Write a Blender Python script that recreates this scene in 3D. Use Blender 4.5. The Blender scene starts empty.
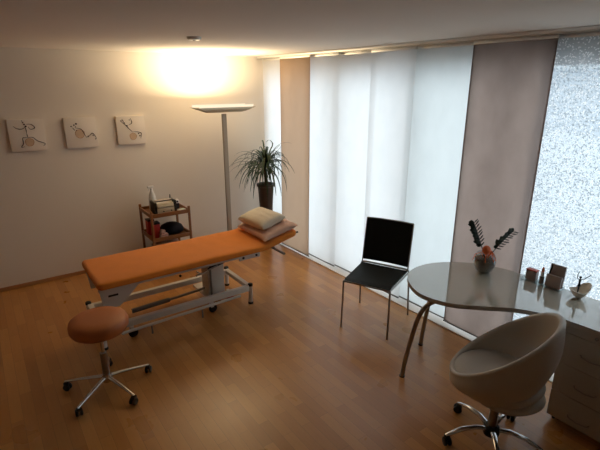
import bpy, bmesh, math, random
from mathutils import Vector, Matrix, noise
random.seed(7)
sc = bpy.context.scene
COL = sc.collection
PI = math.pi
V = Vector

# ------------------------------------------------------------------ materials
def nmat(name):
    m = bpy.data.materials.new(name); m.use_nodes = True
    nt = m.node_tree; nt.nodes.clear()
    out = nt.nodes.new('ShaderNodeOutputMaterial')
    return m, nt, out

def pmat(name, col, rough=.5, metal=0., spec=.5, coat=0., noise_amt=0., nscale=20., bump=0., bscale=60., trans=0., ior=1.45, sheen=0.):
    m, nt, out = nmat(name)
    b = nt.nodes.new('ShaderNodeBsdfPrincipled')
    nt.links.new(b.outputs[0], out.inputs[0])
    b.inputs['Base Color'].default_value = (*col, 1)
    b.inputs['Roughness'].default_value = rough
    b.inputs['Metallic'].default_value = metal
    b.inputs['Specular IOR Level'].default_value = spec
    b.inputs['Coat Weight'].default_value = coat
    b.inputs['Coat Roughness'].default_value = .025; b.inputs['Coat IOR'].default_value = 1.75
    b.inputs['Transmission Weight'].default_value = trans
    b.inputs['IOR'].default_value = ior
    b.inputs['Sheen Weight'].default_value = sheen
    tc = nt.nodes.new('ShaderNodeTexCoord')
    if noise_amt:
        n = nt.nodes.new('ShaderNodeTexNoise'); n.inputs['Scale'].default_value = nscale; n.inputs['Detail'].default_value = 5
        nt.links.new(tc.outputs['Object'], n.inputs['Vector'])
        mx = nt.nodes.new('ShaderNodeMix'); mx.data_type = 'RGBA'
        mx.inputs[6].default_value = (*[c * (1 - noise_amt) for c in col], 1)
        mx.inputs[7].default_value = (*[min(1, c * (1 + noise_amt)) for c in col], 1)
        nt.links.new(n.outputs[0], mx.inputs[0]); nt.links.new(mx.outputs[2], b.inputs['Base Color'])
    if bump:
        n = nt.nodes.new('ShaderNodeTexNoise'); n.inputs['Scale'].default_value = bscale; n.inputs['Detail'].default_value = 4
        nt.links.new(tc.outputs['Object'], n.inputs['Vector'])
        bp = nt.nodes.new('ShaderNodeBump'); bp.inputs['Strength'].default_value = bump; bp.inputs['Distance'].default_value = .01
        nt.links.new(n.outputs[0], bp.inputs['Height']); nt.links.new(bp.outputs[0], b.inputs['Normal'])
    return m

def emat(name, col, s):
    m, nt, out = nmat(name)
    e = nt.nodes.new('ShaderNodeEmission'); e.inputs[0].default_value = (*col, 1); e.inputs[1].default_value = s
    nt.links.new(e.outputs[0], out.inputs[0]); return m

def curtain_mat(name, col, diff, see=0.0, var=(.90, 1.08), tw=.7):
    """thin woven panel: part transmits, part scatters back"""
    m, nt, out = nmat(name); L = nt.links.new
    tc = nt.nodes.new('ShaderNodeTexCoord')
    n = nt.nodes.new('ShaderNodeTexNoise'); n.inputs['Scale'].default_value = 6; n.inputs['Detail'].default_value = 8
    mp = nt.nodes.new('ShaderNodeMapping'); mp.inputs['Scale'].default_value = (1, 1, .6)
    L(tc.outputs['Object'], mp.inputs[0]); L(mp.outputs[0], n.inputs['Vector'])
    w1 = nt.nodes.new('ShaderNodeTexWave'); w1.bands_direction = 'Y'; w1.inputs['Scale'].default_value = 60; w1.inputs['Distortion'].default_value = 3
    w2 = nt.nodes.new('ShaderNodeTexWave'); w2.bands_direction = 'Z'; w2.inputs['Scale'].default_value = 60; w2.inputs['Distortion'].default_value = 3
    L(tc.outputs['Object'], w1.inputs['Vector']); L(tc.outputs['Object'], w2.inputs['Vector'])
    a = nt.nodes.new('ShaderNodeMath'); a.operation = 'ADD'; L(w1.outputs[1], a.inputs[0]); L(w2.outputs[1], a.inputs[1])
    a2 = nt.nodes.new('ShaderNodeMath'); a2.operation = 'MULTIPLY_ADD'; a2.inputs[1].default_value = .25; L(a.outputs[0], a2.inputs[0]); L(n.outputs[0], a2.inputs[2])
    mx = nt.nodes.new('ShaderNodeMix'); mx.data_type = 'RGBA'
    mx.inputs[6].default_value = (*[c * var[0] for c in col], 1); mx.inputs[7].default_value = (*[min(1, c * var[1]) for c in col], 1)
    L(a2.outputs[0], mx.inputs[0])
    t = nt.nodes.new('ShaderNodeBsdfTranslucent'); L(mx.outputs[2], t.inputs[0])
    d = nt.nodes.new('ShaderNodeBsdfDiffuse'); d.inputs[0].default_value = (*diff, 1)
    s = nt.nodes.new('ShaderNodeMixShader'); s.inputs[0].default_value = tw; L(d.outputs[0], s.inputs[1]); L(t.outputs[0], s.inputs[2])
    last = s
    if see:
        tr = nt.nodes.new('ShaderNodeBsdfTransparent')
        s2 = nt.nodes.new('ShaderNodeMixShader'); s2.inputs[0].default_value = see
        L(s.outputs[0], s2.inputs[1]); L(tr.outputs[0], s2.inputs[2]); last = s2
    L(last.outputs[0], out.inputs[0]); return m

def mosaic_mat():
    m, nt, out = nmat('mosaic_sheer'); L = nt.links.new
    tc = nt.nodes.new('ShaderNodeTexCoord')
    v = nt.nodes.new('ShaderNodeTexVoronoi'); v.inputs['Scale'].default_value = 128; v.distance = 'CHEBYCHEV'
    mp = nt.nodes.new('ShaderNodeMapping'); mp.inputs['Scale'].default_value = (.01, 1, 1); mp.inputs['Rotation'].default_value = (.5, 0, 0)
    L(tc.outputs['Object'], mp.inputs[0]); L(mp.outputs[0], v.inputs['Vector'])
    sep = nt.nodes.new('ShaderNodeSeparateColor'); L(v.outputs['Color'], sep.inputs[0])
    def ramp(src, pos):
        g = nt.nodes.new('ShaderNodeMath'); g.operation = 'GREATER_THAN'; g.inputs[1].default_value = pos; L(src, g.inputs[0]); return g
    # printed opaque chips against a sheer ground
    chip = ramp(sep.outputs[0], .62)
    white = ramp(sep.outputs[1], .5)
    col = nt.nodes.new('ShaderNodeMix'); col.data_type = 'RGBA'
    col.inputs[6].default_value = (.40, .45, .49, 1); col.inputs[7].default_value = (.97, .98, 1, 1); L(white.outputs[0], col.inputs[0])
    t = nt.nodes.new('ShaderNodeBsdfTranslucent'); L(col.outputs[2], t.inputs[0])
    d = nt.nodes.new('ShaderNodeBsdfDiffuse'); d.inputs[0].default_value = (.5, .5, .48, 1)
    s = nt.nodes.new('ShaderNodeMixShader'); s.inputs[0].default_value = .85; L(d.outputs[0], s.inputs[1]); L(t.outputs[0], s.inputs[2])
    tr = nt.nodes.new('ShaderNodeBsdfTransparent'); tr.inputs[0].default_value = (.46, .53, .58, 1)
    t2 = nt.nodes.new('ShaderNodeBsdfTranslucent'); t2.inputs[0].default_value = (.82, .86, .9, 1)
    s3 = nt.nodes.new('ShaderNodeMixShader'); s3.inputs[0].default_value = .55; L(tr.outputs[0], s3.inputs[1]); L(t2.outputs[0], s3.inputs[2])
    s2 = nt.nodes.new('ShaderNodeMixShader'); L(chip.outputs[0], s2.inputs[0]); L(s3.outputs[0], s2.inputs[1]); L(s.outputs[0], s2.inputs[2])
    L(s2.outputs[0], out.inputs[0]); return m

def floor_mat():
    m, nt, out = nmat('maple_parquet'); L = nt.links.new
    b = nt.nodes.new('ShaderNodeBsdfPrincipled'); L(b.outputs[0], out.inputs[0])
    tc = nt.nodes.new('ShaderNodeTexCoord')
    mp = nt.nodes.new('ShaderNodeMapping'); mp.inputs['Rotation'].default_value = (0, 0, PI / 2)
    L(tc.outputs['Object'], mp.inputs[0])
    br = nt.nodes.new('ShaderNodeTexBrick')
    br.inputs['Scale'].default_value = 1; br.inputs['Brick Width'].default_value = .47; br.inputs['Row Height'].default_value = .072
    br.inputs['Mortar Size'].default_value = .0009; br.inputs['Mortar Smooth'].default_value = .4; br.offset = .37; br.offset_frequency = 2
    br.inputs['Color1'].default_value = (.0, .0, .0, 1); br.inputs['Color2'].default_value = (1, 1, 1, 1); br.inputs['Mortar'].default_value = (.2, .2, .2, 1)
    br.inputs['Bias'].default_value = 0
    L(mp.outputs[0], br.inputs['Vector'])
    # grain along the boards
    mg = nt.nodes.new('ShaderNodeMapping'); mg.inputs['Scale'].default_value = (14, 1.2, 1); L(tc.outputs['Object'], mg.inputs[0])
    ng = nt.nodes.new('ShaderNodeTexNoise'); ng.inputs['Scale'].default_value = 5; ng.inputs['Detail'].default_value = 7; L(mg.outputs[0], ng.inputs['Vector'])
    cr = nt.nodes.new('ShaderNodeValToRGB'); e = cr.color_ramp.elements
    e[0].position = 0; e[0].color = (.34, .135, .032, 1); e[1].position = 1; e[1].color = (.56, .275, .082, 1)
    sepc = nt.nodes.new('ShaderNodeSeparateColor'); L(br.outputs['Color'], sepc.inputs[0])
    mm = nt.nodes.new('ShaderNodeMath'); mm.operation = 'MULTIPLY_ADD'; mm.inputs[1].default_value = .62
    L(sepc.outputs[0], mm.inputs[0])
    g2 = nt.nodes.new('ShaderNodeMath'); g2.operation = 'MULTIPLY'; g2.inputs[1].default_value = .38; L(ng.outputs[0], g2.inputs[0]); L(g2.outputs[0], mm.inputs[2])
    L(mm.outputs[0], cr.inputs[0])
    dk = nt.nodes.new('ShaderNodeMix'); dk.data_type = 'RGBA'; L(br.outputs['Fac'], dk.inputs[0]); L(cr.outputs[0], dk.inputs[6]); dk.inputs[7].default_value = (.2, .09, .03, 1)
    L(dk.outputs[2], b.inputs['Base Color'])
    b.inputs['Roughness'].default_value = .24; b.inputs['Specular IOR Level'].default_value = .55
    nr = nt.nodes.new('ShaderNodeTexNoise'); nr.inputs['Scale'].default_value = 3; nr.inputs['Detail'].default_value = 3; L(tc.outputs['Object'], nr.inputs['Vector'])
    mr = nt.nodes.new('ShaderNodeMapRange'); mr.inputs[3].default_value = .22; mr.inputs[4].default_value = .38; L(nr.outputs[0], mr.inputs[0]); L(mr.outputs[0], b.inputs['Roughness'])
    bp = nt.nodes.new('ShaderNodeBump'); bp.inputs['Strength'].default_value = .08; bp.inputs['Distance'].default_value = .003; L(mm.outputs[0], bp.inputs['Height']); L(bp.outputs[0], b.inputs['Normal'])
    return m

def glass_mat(name, tint=(.95, .97, .97), gl=.08):
    m, nt, out = nmat(name)
    tr = nt.nodes.new('ShaderNodeBsdfTransparent'); tr.inputs[0].default_value = (*tint, 1)
    g = nt.nodes.new('ShaderNodeBsdfGlossy'); g.inputs['Roughness'].default_value = .02
    fc = nt.nodes.new('ShaderNodeLayerWeight'); fc.inputs[0].default_value = .25
    lw = nt.nodes.new('ShaderNodeMath'); lw.operation = 'MULTIPLY_ADD'; lw.inputs[1].default_value = .45; lw.inputs[2].default_value = .04; nt.links.new(fc.outputs['Facing'], lw.inputs[0])
    s = nt.nodes.new('ShaderNodeMixShader'); nt.links.new(lw.outputs[0], s.inputs[0])
    nt.links.new(tr.outputs[0], s.inputs[1]); nt.links.new(g.outputs[0], s.inputs[2]); nt.links.new(s.outputs[0], out.inputs[0]); return m

M = dict(
    wall=pmat('wall_paint', (.80, .735, .65), .9, spec=.2, noise_amt=.015, nscale=3, bump=.05, bscale=180),
    ceil=pmat('ceiling_paint', (.78, .72, .65), .95, spec=.1, noise_amt=.01, nscale=4),
    floor=floor_mat(),
    skirt=pmat('skirting_wood', (.40, .19, .08), .4, noise_amt=.1, nscale=15),
    sill=pmat('threshold_white', (.80, .77, .74), .35),
    winframe=pmat('window_frame_white', (.7, .7, .7), .4),
    glass=glass_mat('clear_glass'),
    cw=curtain_mat('white_panel_cloth', (.95, .975, .985), (.78, .76, .72), .0, tw=.84),
    cg=curtain_mat('pale_grey_panel_cloth', (.78, .825, .83), (.70, .69, .66), .0, tw=.82),
    cb=curtain_mat('brown_panel_cloth', (.31, .238, .208), (.30, .22, .19), .0, tw=.78, var=(.62, 1.3)),
    ct=curtain_mat('tan_panel_cloth', (.52, .36, .25), (.52, .36, .22), .0, tw=.68),
    mosaic=mosaic_mat(),
    alu=pmat('aluminium', (.62, .61, .58), .35, .9),
    railw=pmat('rail_satin', (.90, .90, .88), .28, .85),
    chrome=pmat('chrome', (.62, .61, .60), .16, 1.),
    steel=pmat('brushed_steel', (.30, .28, .26), .3, 1.),
    dsteel=pmat('dark_steel', (.20, .18, .17), .3, 1.),
    black=pmat('black_plastic', (.012, .012, .013), .45),
    leather=pmat('black_leather', (.009, .011, .011), .6, spec=.2, bump=.15, bscale=250),
    orange=pmat('orange_towelling', (.76, .24, .03), .85, spec=.2, noise_amt=.1, nscale=9, bump=.35, bscale=300, sheen=.2),
    orleather=pmat('orange_vinyl', (.44, .14, .038), .5, noise_amt=.06, nscale=14, bump=.1, bscale=160),
    white_paint=pmat('white_enamel', (.62, .59, .54), .4),
    grey_paint=pmat('grey_plastic', (.16, .15, .14), .5),
    redp=pmat('red_plastic', (.45, .06, .03), .45),
    pink=pmat('pink_beige_cotton', (.66, .42, .32), .9, spec=.15, noise_amt=.06, nscale=8, bump=.5, bscale=45),
    cream=pmat('cream_cotton', (.66, .58, .46), .9, spec=.15, bump=.35, bscale=60),
    table=pmat('cream_laminate', (.40, .375, .32), .06, spec=.7, coat=1., noise_amt=.02),
    tedge=pmat('beige_edging', (.40, .36, .31), .4),
    ped=pmat('grey_white_laminate', (.40, .365, .32), .45),
    wleather=pmat('offwhite_leather', (.44, .405, .36), .42, spec=.4, bump=.08, bscale=200),
    wood=pmat('honey_wood', (.24, .095, .03), .4, noise_amt=.18, nscale=18),
    navy=pmat('navy_cloth', (.008, .010, .022), .85),
    red=pmat('red_card', (.42, .025, .02), .5),
    rose=pmat('rose_towelling', (.52, .33, .28), .95, bump=.4, bscale=90),
    beige=pmat('beige_enamel', (.55, .47, .33), .45),
    white=pmat('white_plastic', (.75, .73, .70), .4),
    mint=pmat('pale_green_paper', (.55, .62, .55), .6),
    canvas=pmat('canvas', (.84, .77, .69), .9, bump=.2, bscale=300),
    ink=pmat('brown_ink', (.03, .012, .008), .8),
    ochre=pmat('ochre_wash', (.66, .49, .34), .9, noise_amt=.15, nscale=40),
    ochre2=pmat('ochre_line', (.45, .22, .10), .9),
    pot=pmat('dark_brown_glaze', (.055, .034, .026), .35, noise_amt=.2, nscale=10),
    soil=pmat('soil', (.03, .02, .012), 1.),
    bark=pmat('bark', (.10, .07, .04), .9, noise_amt=.3, nscale=30, bump=.6, bscale=60),
    leaf=pmat('long_leaf_green', (.022, .05, .018), .45, noise_amt=.3, nscale=10),
    zz=pmat('dark_glossy_leaf', (.012, .022, .014), .35),
    pebble=pmat('brown_granulate', (.14, .10, .075), .8, noise_amt=.5, nscale=90),
    coral=pmat('orange_flower', (.75, .15, .04), .7, bump=.4, bscale=80),
    shell=pmat('white_ceramic', (.72, .66, .56), .3),
    lampcap=pmat('lamp_end_cap_metal', (.40, .34, .25), .5, .3),
    poleb=pmat('lamp_pole_bronze', (.36, .30, .235), .45, .3),
    lampm=pmat('lamp_champagne_metal', (.62, .54, .40), .4, .5),
    card=pmat('rose_grey_card', (.36, .29, .27), .6),
    ground=pmat('terrace_stone', (.85, .87, .90), .9, noise_amt=.06, nscale=1.5),
    soffit=pmat('garden_wall_render', (.60, .67, .74), .9, noise_amt=.25, nscale=.6),
    hedge=pmat('hedge_green', (.10, .14, .12), .9, noise_amt=.5, nscale=6),
    lens=emat('lamp_diffuser_glow', (1.0, .86, .62), 1.1),
    bulb=emat('halogen_tube', (1.0, .78, .45), 30),
)

# ------------------------------------------------------------------ mesh helpers
class MB:
    def __init__(s): s.bm = bmesh.new()
    def box(s, c, size, rot=None, bev=0.):
        b = bmesh.new(); bmesh.ops.create_cube(b, size=1)
        bmesh.ops.scale(b, vec=size, verts=b.verts)
        if bev: bmesh.ops.bevel(b, geom=b.edges[:], offset=bev, segments=2, affect='EDGES', profile=.6)
        if rot is not None: bmesh.ops.transform(b, matrix=rot.to_4x4() if hasattr(rot, 'to_4x4') else rot, verts=b.verts)
        bmesh.ops.translate(b, vec=c, verts=b.verts); s._add(b); return s
    def _add(s, b):
        me = bpy.data.meshes.new('t'); b.to_mesh(me); b.free(); s.bm.from_mesh(me); bpy.data.meshes.remove(me)
    def tube(s, pts, r, n=10, caps=True, flat=1.0):
        pts = [V(p) for p in pts]; rs = r if isinstance(r, (list, tuple)) else [r] * len(pts)
        rings = []; up = None
        for i, p in enumerate(pts):
            t = (pts[min(i + 1, len(pts) - 1)] - pts[max(i - 1, 0)]).normalized()
            if up is None:
                up = V((0, 0, 1)) if abs(t.z) < .9 else V((1, 0, 0))
            a = t.cross(up).normalized(); b = a.cross(t).normalized(); up = b
            rings.append([s.bm.verts.new(p + a * rs[i] * math.cos(2 * PI * k / n) + b * rs[i] * flat * math.sin(2 * PI * k / n)) for k in range(n)])
        for A, B in zip(rings, rings[1:]):
            for k in range(n): s.bm.faces.new((A[k], A[(k + 1) % n], B[(k + 1) % n], B[k]))
        if caps: s.bm.faces.new(rings[0][::-1]); s.bm.faces.new(rings[-1])
        return s
    def lathe(s, prof, c=(0, 0, 0), n=32, sx=1., sy=1.):
        c = V(c); rings = []
        for r, z in prof:
            if r < 1e-5: rings.append([s.bm.verts.new(c + V((0, 0, z)))])
            else: rings.append([s.bm.verts.new(c + V((r * sx * math.cos(2 * PI * k / n), r * sy * math.sin(2 * PI * k / n), z))) for k in range(n)])
        for A, B in zip(rings, rings[1:]):
            for k in range(n):
                k2 = (k + 1) % n
                if len(A) == 1 and len(B) == 1: continue
                if len(A) == 1: s.bm.faces.new((A[0], B[k2], B[k]))
                elif len(B) == 1: s.bm.faces.new((A[k], A[k2], B[0]))
                else: s.bm.faces.new((A[k], A[k2], B[k2], B[k]))
        return s
    def grid(s, rows, closed_u=False, cap=False):
        R = [[s.bm.verts.new(p) for p in row] for row in rows]
        for A, B in zip(R, R[1:]):
            n = len(A)
            for k in range(n if closed_u else n - 1): s.bm.faces.new((A[k], A[(k + 1) % n], B[(k + 1) % n], B[k]))
        if cap: s.bm.faces.new(R[0][::-1]); s.bm.faces.new(R[-1])
        return s
    def prism(s, outline, z0, z1):
        a = [s.bm.verts.new((x, y, z0)) for x, y in outline]; b = [s.bm.verts.new((x, y, z1)) for x, y in outline]
        n = len(a); s.bm.faces.new(a[::-1]); s.bm.faces.new(b)
        for k in range(n): s.bm.faces.new((a[k], a[(k + 1) % n], b[(k + 1) % n], b[k]))
        return s
    def sphere(s, c, r, sc=(1, 1, 1), rot=None, seg=20):
        b = bmesh.new(); bmesh.ops.create_uvsphere(b, u_segments=seg, v_segments=seg // 2, radius=r)
        bmesh.ops.scale(b, vec=sc, verts=b.verts)
        if rot is not None: bmesh.ops.transform(b, matrix=rot.to_4x4(), verts=b.verts)
        bmesh.ops.translate(b, vec=c, verts=b.verts); s._add(b); return s
    def xf(s, m): bmesh.ops.transform(s.bm, matrix=m, verts=s.bm.verts); return s
    def build(s, name, mat, parent=None, smooth=True, loc=(0, 0, 0), angle=35):
        bmesh.ops.recalc_face_normals(s.bm, faces=s.bm.faces)
        me = bpy.data.meshes.new(name); s.bm.to_mesh(me); s.bm.free()
        me.materials.append(M[mat])
        if smooth:
            me.polygons.foreach_set('use_smooth', [True] * len(me.polygons))
            try: me.set_sharp_from_angle(angle=math.radians(angle))
            except Exception: pass
        o = bpy.data.objects.new(name, me); COL.objects.link(o); o.location = loc
        if parent: o.parent = parent
        return o

def tag(o, label, cat, group=None):
    o['label'] = label; o['category'] = cat
    if group: o['group'] = group
    return o
def thing(name, label, cat, loc=(0, 0, 0), rz=0, group=None):
    o = bpy.data.objects.new(name, None); COL.objects.link(o); o.location = loc; o.rotation_euler = (0, 0, rz)
    o.empty_display_size = .1
    return tag(o, label, cat, group)
def struct(o): o['kind'] = 'structure'; return o
def copy_tree(o, parent=None):
    c = o.copy(); COL.objects.link(c)
    if parent: c.parent = parent
    for ch in list(o.children): copy_tree(ch, c)
    return c
def catmull(P, n=8, closed=True):
    P = [V(p) for p in P]; out = []; N = len(P)
    for i in range(N if closed else N - 1):
        p0, p1, p2, p3 = (P[(i - 1) % N], P[i], P[(i + 1) % N], P[(i + 2) % N]) if closed else (P[max(i - 1, 0)], P[i], P[i + 1], P[min(i + 2, N - 1)])
        for k in range(n):
            t = k / n
            out.append(.5 * ((2 * p1) + (p2 - p0) * t + (2 * p0 - 5 * p1 + 4 * p2 - p3) * t * t + (3 * p1 - 3 * p2 + p3 - p0) * t ** 3))
    if not closed: out.append(P[-1])
    return out
def Rz(a): return Matrix.Rotation(a, 4, 'Z')
def Rx(a): return Matrix.Rotation(a, 4, 'X')
def Ry(a): return Matrix.Rotation(a, 4, 'Y')

# ------------------------------------------------------------------ room
XL, XW, YN, YB, H = -2.9, 3.30, -2.8, 5.31, 2.43       # inner faces
CX = 3.19                                              # curtain plane
struct(MB().box(((XL + XW + .15) / 2, (YN + YB) / 2, -.05), (XW + .15 - XL, YB - YN, .10)).build('floor', 'floor', smooth=False))
struct(MB().box(((XL + XW + .15) / 2, (YN + YB) / 2, H + .05), (XW + .15 - XL + .3, YB - YN + .3, .10)).build('ceiling', 'ceil', smooth=False))
struct(MB().box(((XL + XW) / 2 + .075, YB + .075, H / 2), (XW - XL + .45, .15, H)).build('wall_back', 'wall', smooth=False))
struct(MB().box(((XL + XW) / 2 + .075, YN - .075, H / 2), (XW - XL + .45, .15, H)).build('wall_front', 'wall', smooth=False))
struct(MB().box((XL - .075, (YN + YB) / 2, H / 2), (.15, YB - YN, H)).build('wall_left', 'wall', smooth=False))
W0, W1, WT = .30, 5.24, 2.34
w = MB()
w.box((XW + .075, (YN + W0) / 2, H / 2), (.15, W0 - YN, H)); w.box((XW + .075, (W1 + YB) / 2, H / 2), (.15, YB - W1, H))
w.box((XW + .075, (W0 + W1) / 2, (WT + H) / 2), (.15, W1 - W0, H - WT))
struct(w.build('wall_right', 'wall', smooth=False))
struct(MB().box(((XL + 3.1) / 2, YB - .006, .02), (3.1 - XL, .012, .04)).build('baseboard_back', 'skirt', smooth=False))
struct(MB().box(((3.12 + XW + .1) / 2, (W0 + YB) / 2, .005), (XW + .1 - 3.12, YB - W0 - .01, .010)).build('trim_1', 'sill', smooth=False))
# glazed front: three bays
bays = [W0, 1.84, 2.76, 3.80, W1]
for i in range(4):
    a, b = bays[i], bays[i + 1]; z0, z1 = .012, WT; t = .045
    wf = MB(); xc = XW + .08
    for yy in (a + t / 2, b - t / 2): wf.box((xc, yy, (z0 + z1) / 2), (.07, t, z1 - z0), bev=.004)
    for zz, q in ((z0 + t / 2, t), (z1 - .06, .12)): wf.box((xc, (a + b) / 2, zz), (.07, b - a - 2 * t, q), bev=.004)
    fr = struct(wf.build('window_%d' % (i + 1), 'winframe'))
    MB().box((xc, (a + b) / 2, (z0 + t + z1 - .12) / 2), (.012, b - a - 2 * t, z1 - z0 - t - .12)).build('pane', 'glass', fr, smooth=False)
# outside: terrace and a far garden wall
struct(MB().box((22, 2, 1.3), (.3, 50, 2.8)).build('garden_wall', 'soffit', smooth=False))
struct(MB().box((XW + .15 + 20, 2, -.08), (40, 60, .12)).build('ground', 'ground', smooth=False))

# ------------------------------------------------------------------ curtain rail and panels
rail = tag(MB().box((3.168, (W0 + YB) / 2 - .0, 2.419), (.105, YB - W0 - .02, .022), bev=.003).build('curtain_rail', 'railw'),
           'long white multi-track curtain rail fixed under the ceiling', 'curtain rail')
for x in (3.13, 3.165, 3.20):
    MB().box((x, (W0 + YB) / 2, 2.405), (.006, YB - W0 - .06, .008)).build('track', 'alu', rail)
def panel(y0, y1, x, mat, label, zb, cat='panel curtain', group=None, amp=.004):
    t = thing('panel_curtain', label, cat, (x, (y0 + y1) / 2, zb), 0, group)
    hw = (y1 - y0) / 2; ht = 2.402 - zb
    ny, nz = 26, 24; rows = []; rng = random.Random(int(y0 * 100)); ph = rng.random() * 6
    for j in range(nz + 1):
        z = ht * j / nz; k = (1 - z / ht) * .6 + .4
        rows.append([V((amp * k * math.sin(ph + 5.2 * (i / ny) * PI / 2) + amp * .4 * math.sin(ph + z * 2.1 + i * .5), -hw + 2 * hw * i / ny, z)) for i in range(ny + 1)])
    back = [[p + V((.0012, 0, 0)) for p in r] for r in rows]
    c = MB(); c.grid(rows).build('cloth', mat, t)
    if mat != 'mosaic':
        for e in (0, 1):
            i0 = 0 if e == 0 else ny; sg = 1 if e == 0 else -1; hr = []
            for row in rows:
                p = row[i0]; q = row[i0 + sg]; d = (q - p).normalized() * .013
                hr.append([p + V((.0014, 0, 0)), p + d + V((.0014, 0, 0))])
            MB().grid(hr).build('side_hem', mat, t)
    MB().box((.0, 0, ht - .012), (.010, 2 * hw, .022), bev=.002).build('top_strip', 'railw', t)
    MB().box((.0, 0, .004), (.012, 2 * hw, .012), bev=.002).build('bottom_bar', 'dsteel', t)
    return t
xs_f, xs_m, xs_b = 3.13, 3.165, 3.20
panel(4.70, 5.27, xs_b, 'cw', 'white curtain panel in the room corner behind the potted plant', .04)
panel(4.15, 4.755, xs_f, 'ct', 'narrow tan curtain panel lit warmly, just behind the head end of the treatment table', .028)
panel(3.70, 4.235, xs_m, 'cw', 'white curtain panel next to the tan panel, on its near side', .04)
panel(3.17, 3.775, xs_b, 'cw', 'white curtain panel second on the near side of the tan panel', .04)
panel(2.695, 3.235, xs_m, 'cw', 'white curtain panel right behind the black chair backrest', .04)
panel(2.12, 2.74, xs_b, 'cg', 'pale grey curtain panel between the black chair and the wide brown panel', .04)
panel(1.535, 2.152, xs_m, 'cb', 'wide dark brown curtain panel behind the plant on the desk', .04)
panel(.94, 1.60, xs_b, 'mosaic', 'sheer curtain panel with a small mosaic chip pattern behind the desk', .04)
panel(.36, .97, xs_m, 'cw', 'white curtain panel beside the mosaic panel, furthest from the room corner', .04)

# ------------------------------------------------------------------ ceiling detector
t = thing('smoke_detector', 'small round white smoke detector on the ceiling', 'smoke detector', (1.451, 3.363, 2.43))
MB().lathe([(0, 0), (.054, 0), (.054, -.008), (.050, -.014), (.042, -.022), (0, -.024)]).build('housing', 'white', t)
MB().lathe([(0, -.024), (.012, -.024), (.010, -.027), (0, -.028)]).build('sensor_cap', 'grey_paint', t)

# ------------------------------------------------------------------ pictures on the back wall
def wall_picture(x, z, label, strokes, circle, dots=()):
    s = .312; t = thing('wall_picture', label, 'picture', (x, YB, z), 0, None)
    MB().box((0, -.016, 0), (s, .030, s), bev=.003).build('canvas', 'canvas', t)
    fy = -.0325
    def P(u, v): return V(((u - .5) * s, fy, (v - .5) * s))
    d = MB()
    for st in strokes:
        pts = catmull([P(u, v) for u, v in st], 5, False)
        n = len(pts); d.tube(pts, [.0036 * (1.2 - .8 * abs(2 * i / (n - 1) - 1)) for i in range(n)], 6)
    for u, v, r in dots: d.sphere(P(u, v), r, (1, .35, 1), seg=8)
    d.build('ink_drawing', 'ink', t)
    cu, cv, cr = circle
    c = MB(); c.lathe([(0, 0), (cr * s, 0), (cr * s, .0012), (0, .0012)], n=28).xf(Matrix.Translation(P(cu, cv) + V((0, .001, 0))) @ Rx(PI / 2))
    c.build('ball_shape', 'ochre', t)
    ring = [P(cu, cv) + V((math.cos(a) * cr * s * (1 + .06 * math.sin(3 * a)), 0, math.sin(a) * cr * s)) for a in [2 * PI * k / 26 for k in range(27)]]
    MB().tube(ring, .002, 5).build('ball_outline', 'ochre2', t)
    return t
wall_picture(.425, 1.605, 'square canvas on the back wall with a leaping figure over a ball, leftmost of three',
    [[(.15, .80), (.24, .72), (.38, .70), (.47, .76)], [(.52, .84), (.66, .83), (.74, .72), (.62, .68), (.56, .76)], [(.47, .80), (.49, .66), (.49, .55)],
     [(.49, .55), (.50, .43)], [(.50, .42), (.36, .42), (.35, .24), (.28, .13), (.38, .14)], [(.50, .42), (.64, .42), (.76, .30), (.96, .20), (.90, .13)]],
    (.53, .27, .125), [(.43, .90, .007), (.46, .84, .008), (.50, .78, .008), (.41, .95, .005)])
wall_picture(.925, 1.60, 'square canvas with a figure lying back over a ball, middle of the three',
    [[(.33, .66), (.50, .62), (.58, .46), (.64, .33)], [(.64, .33), (.76, .40), (.85, .46), (.93, .34), (.96, .26)], [(.24, .68), (.31, .58)]],
    (.45, .46, .145), [(.21, .72, .007), (.30, .76, .008), (.37, .80, .010), (.34, .70, .006), (.70, .36, .007), (.86, .38, .006), (.92, .26, .006), (.36, .58, .006)])
wall_picture(1.448, 1.597, 'square canvas with a figure bending over a ball, the one nearest the lamp',
    [[(.16, .82), (.30, .70), (.42, .55), (.54, .42)], [(.50, .92), (.54, .76), (.42, .68)], [(.56, .44), (.72, .42), (.84, .36), (.80, .18)], [(.20, .90), (.26, .80)]],
    (.54, .27, .12), [(.17, .84, .007), (.27, .76, .009), (.36, .66, .008), (.46, .86, .006), (.78, .28, .008), (.74, .36, .007)])

# ------------------------------------------------------------------ floor lamp
L0 = V((2.385, 4.82, 0))
t = thing('floor_lamp', 'tall uplighter floor lamp with a long boat-shaped head, lit, behind the treatment table', 'lamp', L0)
MB().lathe([(0, 0), (.15, 0), (.152, .006), (.145, .018), (.04, .024), (0, .024)], n=40).build('base', 'alu', t)
MB().box((0, 0, .89), (.055, .028, 1.75), bev=.006).build('pole', 'poleb', t)
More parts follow.
